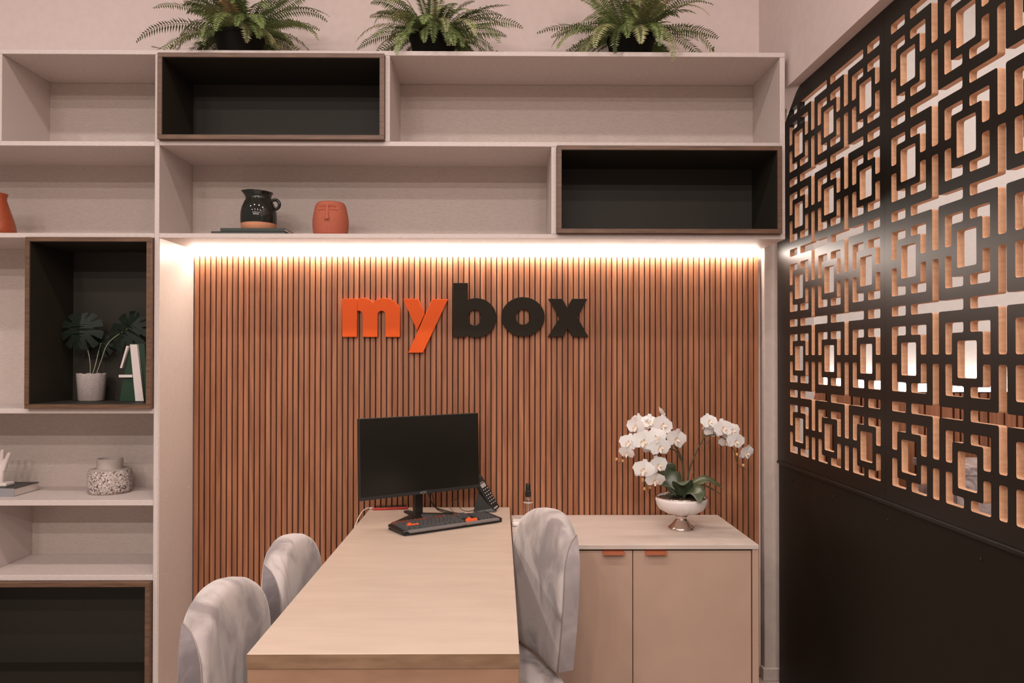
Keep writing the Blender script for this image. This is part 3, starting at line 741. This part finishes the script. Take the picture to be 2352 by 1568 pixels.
# ------------------------------------------------------------------ ferns on top of the shelving
def fern(cx, label, seed, spread, nf):
    random.seed(seed); cy = 3.262
    t = thing('potted_fern', label, 'potted plant', (cx, cy, 2.6942), 0, 'ferns on top of the shelving')
    obj('pot', lathe([(.0, 0), (.078, 0), (.081, .004), (.098, .105), (.102, .108), (.102, .122), (.094, .122), (.090, .105), (0, .10)], 36, cap=False), pot_black, t, True, 40)
    for k in range(nf):
        az = 2 * PI * (k * .381966 + random.uniform(-.04, .04)); low = k % 4 == 0
        el = math.radians(random.uniform(-2, 22) if low else random.choice((20, 34, 48, 60, 72)) + random.uniform(-8, 8))
        L = spread * random.uniform(.70, 1.08) * (1 - .12 * (el / 1.4))
        if math.sin(az) > .3: L *= .62
        if math.sin(az) < -.6: L *= .80
        p = Vector((.045 * math.cos(az), .045 * math.sin(az), .125)); n = 34; step = L / n; e = el; P = [p.copy()]
        droop = (random.uniform(1.3, 2.1) if low or math.sin(az) < -.5 else random.uniform(.7, 1.6)) / n
        for i in range(n):
            e -= droop * (.4 + 1.3 * i / n)
            az2 = az + .25 * math.sin(i / n * 2 + k)
            p = p + Vector((math.cos(az2) * math.cos(e), math.sin(az2) * math.cos(e), math.sin(e))) * step
            q = p.copy(); q.y = min(q.y, .185)
            if q.y > -.20: q.z = max(q.z, .016)
            P.append(q)
        bm = bmesh.new(); tube(bm, P, [.0017 - .0011 * i / n for i in range(n + 1)], 4)
        fw = random.uniform(.8, 1.15)
        for i in range(3, n + 1):
            s = i / n; ln = .040 * fw * (math.sin(PI * (s * .86 + .10))) ** .75 * (spread / .36)
            tg = (P[i] - P[i - 1]).normalized(); side = tg.cross(Vector((0, 0, 1)))
            if side.length < .05: side = Vector((1, 0, 0))
            side.normalize(); upv = side.cross(tg).normalized(); roll = .5 * math.sin(k * 1.7)
            side = (side * math.cos(roll) + upv * math.sin(roll)).normalized()
            for sg in (-1, 1):
                d = (side * sg + tg * .30 + upv * random.uniform(-.22, .05)).normalized(); wv = tg * .0035 * (spread / .36); l2 = ln * random.uniform(.9, 1.08)
                b0 = P[i]; tip = b0 + d * l2 - Vector((0, 0, .12 * l2)); m1 = b0 + d * l2 * .35 + wv; m2 = b0 + d * l2 * .35 - wv
                for v_ in (tip, m1, m2):
                    v_.y = min(v_.y, .195)
                    if v_.y > -.195: v_.z = max(v_.z, .006)
                V = [bm.verts.new(q) for q in (b0, m1, tip, m2)]; bm.faces.new(V)
        r = random.random()
        obj('frond', bm, fern_green if r < .74 else (fern_pale if r < .975 else fern_dry), t)
fern(-1.112, 'leafy green fern in a dark pot, leftmost on top of the shelving', 21, .385, 92)
fern(-.285, 'leafy green fern in a dark pot, middle of the three on the shelving', 22, .355, 86)
fern(.563, 'leafy green fern in a dark pot, rightmost of the three on the shelving', 23, .385, 88)

# ------------------------------------------------------------------ things on the shelves
o = obj('art_book', B(-1.178, -.877, 3.118, 3.36, 1.9484, 1.9598, bev=.001, seg=1), book_dark); tag(o, 'dark grey hardback lying at the bottom under the black jug', 'book', 'books under the jug')
bk = thing('art_book', 'dark green hardback lying directly under the black jug', 'book', (-1.008, 3.23, 1.96), 0, 'books under the jug')
obj('cover', B(-.131, .131, -.113, .12, 0, .0018), book_green, bk); obj('cover', B(-.131, .131, -.113, .12, .0105, .0123), book_green, bk)
obj('spine', B(-.131, .131, -.1145, -.1125, 0, .0123), book_green, bk); obj('pages', B(-.128, .130, -.111, .118, .0019, .0104), paper, bk)
jg = thing('jug', 'glossy black jug with bare terracotta base standing on two books', 'jug', (-1.0097, 3.2, 1.9725))
obj('base', lathe([(.0, 0), (.066, 0), (.069, .003), (.0718, .026), (.0718, .031)], 48, cap=False), clay_raw, jg, True)
bm = lathe([(.0722, .0295), (.0735, .034), (.0742, .052), (.0735, .075), (.069, .098), (.061, .118), (.0525, .131), (.0505, .140), (.0525, .152), (.0575, .163), (.0585, .166), (.0555, .167), (.049, .152), (.047, .138), (.06, .10)], 64, cap=False)
for v in bm.verts:
    a = math.atan2(v.co.y, v.co.x); f = max(0, math.cos(a - PI)) ** 6 * max(0, (v.co.z - .125) / .042) ** 1.4
    v.co.x -= .016 * f; v.co.z += .004 * math.cos(a + .4) * max(0, (v.co.z - .12) / .045) * -1
obj('body', bm, glaze_dark, jg, True)
b = bmesh.new(); tube(b, [(.0675 + .0190 * math.cos(a), 0, .113 + .0195 * math.sin(a)) for a in [2 * PI * k / 28 for k in range(29)]], .0068, 10, cap=False); obj('handle', b, glaze_dark, jg, True)

fpot = thing('face_pot', 'terracotta planter with a relief face beside the black jug', 'pot', (-.7085, 3.2, 1.9482))
bm = bmesh.new(); seg = 160; rings = []; NZ = 64
def fprof(t):
    z = .143 * t; r = .066 + .0085 * math.sin(PI * min(1, (t * .95 + .06)) ** .9); 
    if t > .9: r -= .006 * ((t - .9) / .1) ** 2 + .0
    if t < .05: r -= .004 * (1 - t / .05)
    return r - .006 * max(0, t - .5) * 2, z
def relief(a, z):
    x = a * .07; h = 0
    def sm(d, w_): return 1 / (1 + math.exp(d / w_ * 6))
    h += .0105 * sm(abs(x) - (.006 + .0025 * max(0, (.085 - z) / .03)), .003) * sm(.062 - z, .002) * sm(z - .127, .004) * (.55 + .45 * min(1, max(0, (.112 - z) / .05)))
    for s in (-1, 1):
        xx = x * s
        bz = .122 - .10 * max(0, xx - .012) ** 1.15 * 2.2
        if .004 < xx < .046: h -= .0060 * math.exp(-((z - bz + .006) / .006) ** 2) * min(1, (xx - .004) / .006) * min(1, (.046 - xx) / .008)
        if .010 < xx < .044: h += .0032 * math.exp(-((z - .107) / .0035) ** 2) - .0030 * math.exp(-((z - .1015) / .0022) ** 2)
    return h
for i in range(NZ + 1):
    r, z = fprof(i / NZ)
    ring = []
    for k in range(seg):
        th = 2 * PI * k / seg; a = (th - (1.5 * PI + .02) + PI) % (2 * PI) - PI
        rr = r + (relief(a, z) if abs(a) < 1.0 else 0); ring.append(bm.verts.new((rr * math.cos(th), rr * math.sin(th), z)))
    rings.append(ring)
for r, z in ((.054, .141), (.052, .11), (.0, .10)):
    rings.append([bm.verts.new((r * math.cos(2 * PI * k / seg), r * math.sin(2 * PI * k / seg), z)) for k in range(seg)])
for a, b in zip(rings, rings[1:]):
    for k in range(seg): bm.faces.new((a[k], a[(k + 1) % seg], b[(k + 1) % seg], b[k]))
obj('body', bm, terracotta, fpot, True)

bm = lathe([(.0, 0), (.072, 0), (.0765, .004), (.077, .025), (.070, .062), (.058, .100), (.0465, .135), (.041, .155), (.0415, .165), (.0455, .176), (.046, .179), (.042, .180), (.037, .165), (.036, .15)], 48, cap=False)
o = obj('vase', bm, orange_glaze, None, True); o.location = (-2.108, 3.2, 1.9482); tag(o, 'burnt orange bottle-shaped vase at the left picture edge', 'vase')

# potted monstera inside the tall black box
mn = thing('potted_monstera', 'dark leaved monstera in a rough pale concrete pot', 'potted plant', (-1.752, 3.29, 1.2573))
bm = lathe([(.0, 0), (.047, 0), (.051, .004), (.0585, .112), (.0580, .117), (.050, .117), (.048, .10), (.0, .098)], 40, cap=False)
random.seed(9)
for v in bm.verts:
    if v.co.length > .02:
        f = 1 + random.uniform(-.018, .018); v.co.x *= f; v.co.y *= f
    if v.co.z > .11: v.co.z += .002 * math.sin(9 * math.atan2(v.co.y, v.co.x))
obj('pot', bm, concrete_pot, mn, True)
def monstera_leaf(M, size, name='leaf'):
    pts = [(0, 0)]; right = []
    n = 64
    for k in range(n + 1):
        a = PI * k / n; r = size * (.62 + .38 * math.cos(a / 2)) * (.78 + .22 * abs(math.sin(a)))
        notch = (k % 11 in (8, 9, 10)) and 6 < k < 58
        if notch: r *= .55
        right.append((r * math.sin(a) * .85, r * math.cos(a)))
    loop = [(x, y) for x, y in right] + [(-x, y) for x, y in reversed(right[1:-1])]
    loop[n] = (0, -size * .1)
    me = outline_mesh(name, [loop], .001)
    bmx = bmesh.new(); bmx.from_mesh(me); bmesh.ops.subdivide_edges(bmx, edges=[e for e in bmx.edges if e.calc_length() > .03], cuts=1)
    for v in bmx.verts: v.co.z += -abs(v.co.x) * .25 - .9 * v.co.y ** 2 / max(size, .01) * .25
    bmx.to_mesh(me); bmx.free(); me.transform(M); return link(name, me, leaf_dark, mn)
R = lambda a, ax: Matrix.Rotation(math.radians(a), 4, ax)
monstera_leaf(Matrix.Translation((-.035, -.03, .315)) @ R(6, 'Y') @ R(82, 'X') @ R(188, 'Z'), .118)
monstera_leaf(Matrix.Translation((.170, -.02, .315)) @ R(-25, 'Y') @ R(66, 'X') @ R(125, 'Z'), .135)
monstera_leaf(Matrix.Translation((.02, .04, .25)) @ R(15, 'Y') @ R(80, 'X') @ R(170, 'Z'), .075)
for pts in ([(-.006, 0, .10), (-.004, -.004, .16), (-.012, -.01, .22), (-.035, -.024, .315)], [(.015, 0, .10), (.04, 0, .17), (.065, -.004, .235), (.10, -.006, .272), (.165, -.016, .312)], [(0, 0, .10), (.01, .01, .15), (.016, .03, .22), (.02, .04, .25)]):
    b = bmesh.new(); tube(b, smooth_path(pts), .0018, 6); obj('stem', b, leaf_stem, mn, True)
# letter A ornament
la = thing('letter_ornament', 'white letter A standing before a green panel in the tall black box', 'ornament', (-1.54, 3.215, 1.2573))
def bar(p, mat, name):
    me = outline_mesh(name, [p], .014); me.transform(Matrix.Rotation(PI / 2, 4, 'X')); return link(name, me, mat, la)
bar([(-.009, .241), (.020, .241), (.050, .004), (.015, .004)], ceramic, 'thick_stroke')
bar([(-.024, .235), (-.016, .235), (-.042, .142), (-.050, .142)], ceramic, 'thin_stroke')
bar([(-.055, .114), (.0, .114), (.002, .103), (-.055, .103)], ceramic, 'crossbar')
o = bar([(-.060, .004), (.060, .004), (.045, .245), (-.014, .245)], green_panel, 'panel'); o.location = (0, .0155, 0)
obj('stand', B(-.05, .055, -.012, .03, 0, .004), plastic_black, la)

# terrazzo vase
tv = thing('terrazzo_vase', 'squat terrazzo vase with a plain concrete neck on the left shelving', 'vase', (-1.6675, 3.283, .8672))
obj('body', lathe([(.0, 0), (.078, 0), (.084, .006), (.0865, .02), (.0870, .084), (.0845, .095), (.080, .0985), (.0, .0985)], 56, cap=False), terrazzo_mat, tv, True, 50)
obj('shoulder', lathe([(.083, .0975), (.078, .1005), (.052, .102)], 56, cap=False), concrete_neck, tv, True)
obj('neck', lathe([(.0525, .101), (.0515, .104), (.0515, .142), (.050, .145), (.0455, .145), (.044, .142), (.044, .11), (0, .108)], 48, cap=False), concrete_neck, tv, True, 40)
# book and hand sculpture
bk = thing('coffee_table_book', 'thick pale book with grey spine under the hand sculpture', 'book', (-2.15, 3.265, .8672), math.radians(-1))
obj('cover', B(-.143, .143, -.083, .083, 0, .002), book_spine, bk); obj('cover', B(-.143, .143, -.083, .083, .0315, .0335), book_dark, bk)
obj('spine', B(-.143, .143, -.085, -.0825, 0, .0335, bev=.001), book_spine, bk); obj('pages', B(-.141, .141, -.082, .081, .0021, .0314), paper, bk)
hd = thing('hand_sculpture', 'white ceramic hand sculpture standing on the pale book', 'sculpture', (-2.112, 3.25, .9009))
bm = bmesh.new(); box(bm, -.045, .042, -.03, .03, 0, .014, bev=.004); obj('base', bm, ceramic, hd)
bm = bmesh.new()
def caps(pts, rad):
    tube(bm, pts, rad, 12)
    for p, r in zip(pts, rad):
        g = bmesh.ops.create_uvsphere(bm, u_segments=12, v_segments=8, radius=r * .995); bmesh.ops.translate(bm, vec=p, verts=g['verts'])
V3 = Vector
caps([V3((-.005, 0, .008)), V3((-.004, 0, .035))], [.017, .016])
for x in (-.018, -.009, 0, .009): caps([V3((-.004 + x * .5, 0, .03)), V3((x, 0, .075))], [.013, .0105])
caps([V3((.010, 0, .066)), V3((.022, -.001, .100)), V3((.036, 0, .134))], [.0115, .0105, .0085])
caps([V3((.000, 0, .072)), V3((.003, 0, .112)), V3((.008, 0, .146))], [.0115, .0105, .0085])
caps([V3((-.010, 0, .074)), V3((-.018, 0, .114)), V3((-.024, 0, .146))], [.0115, .0105, .0085])
caps([V3((-.018, 0, .074)), V3((-.030, -.012, .098)), V3((-.036, -.026, .090)), V3((-.035, -.034, .076))], [.0110, .010, .0092, .008])
caps([V3((-.016, -.004, .045)), V3((-.032, -.018, .055)), V3((-.036, -.032, .070))], [.012, .0105, .0085])
o = obj('hand', bm, ceramic, hd, True); m = o.modifiers.new('blend', 'REMESH'); m.mode = 'VOXEL'; m.voxel_size = .0018; m.use_smooth_shade = True
m = o.modifiers.new('soften', 'SMOOTH'); m.factor = .5; m.iterations = 3
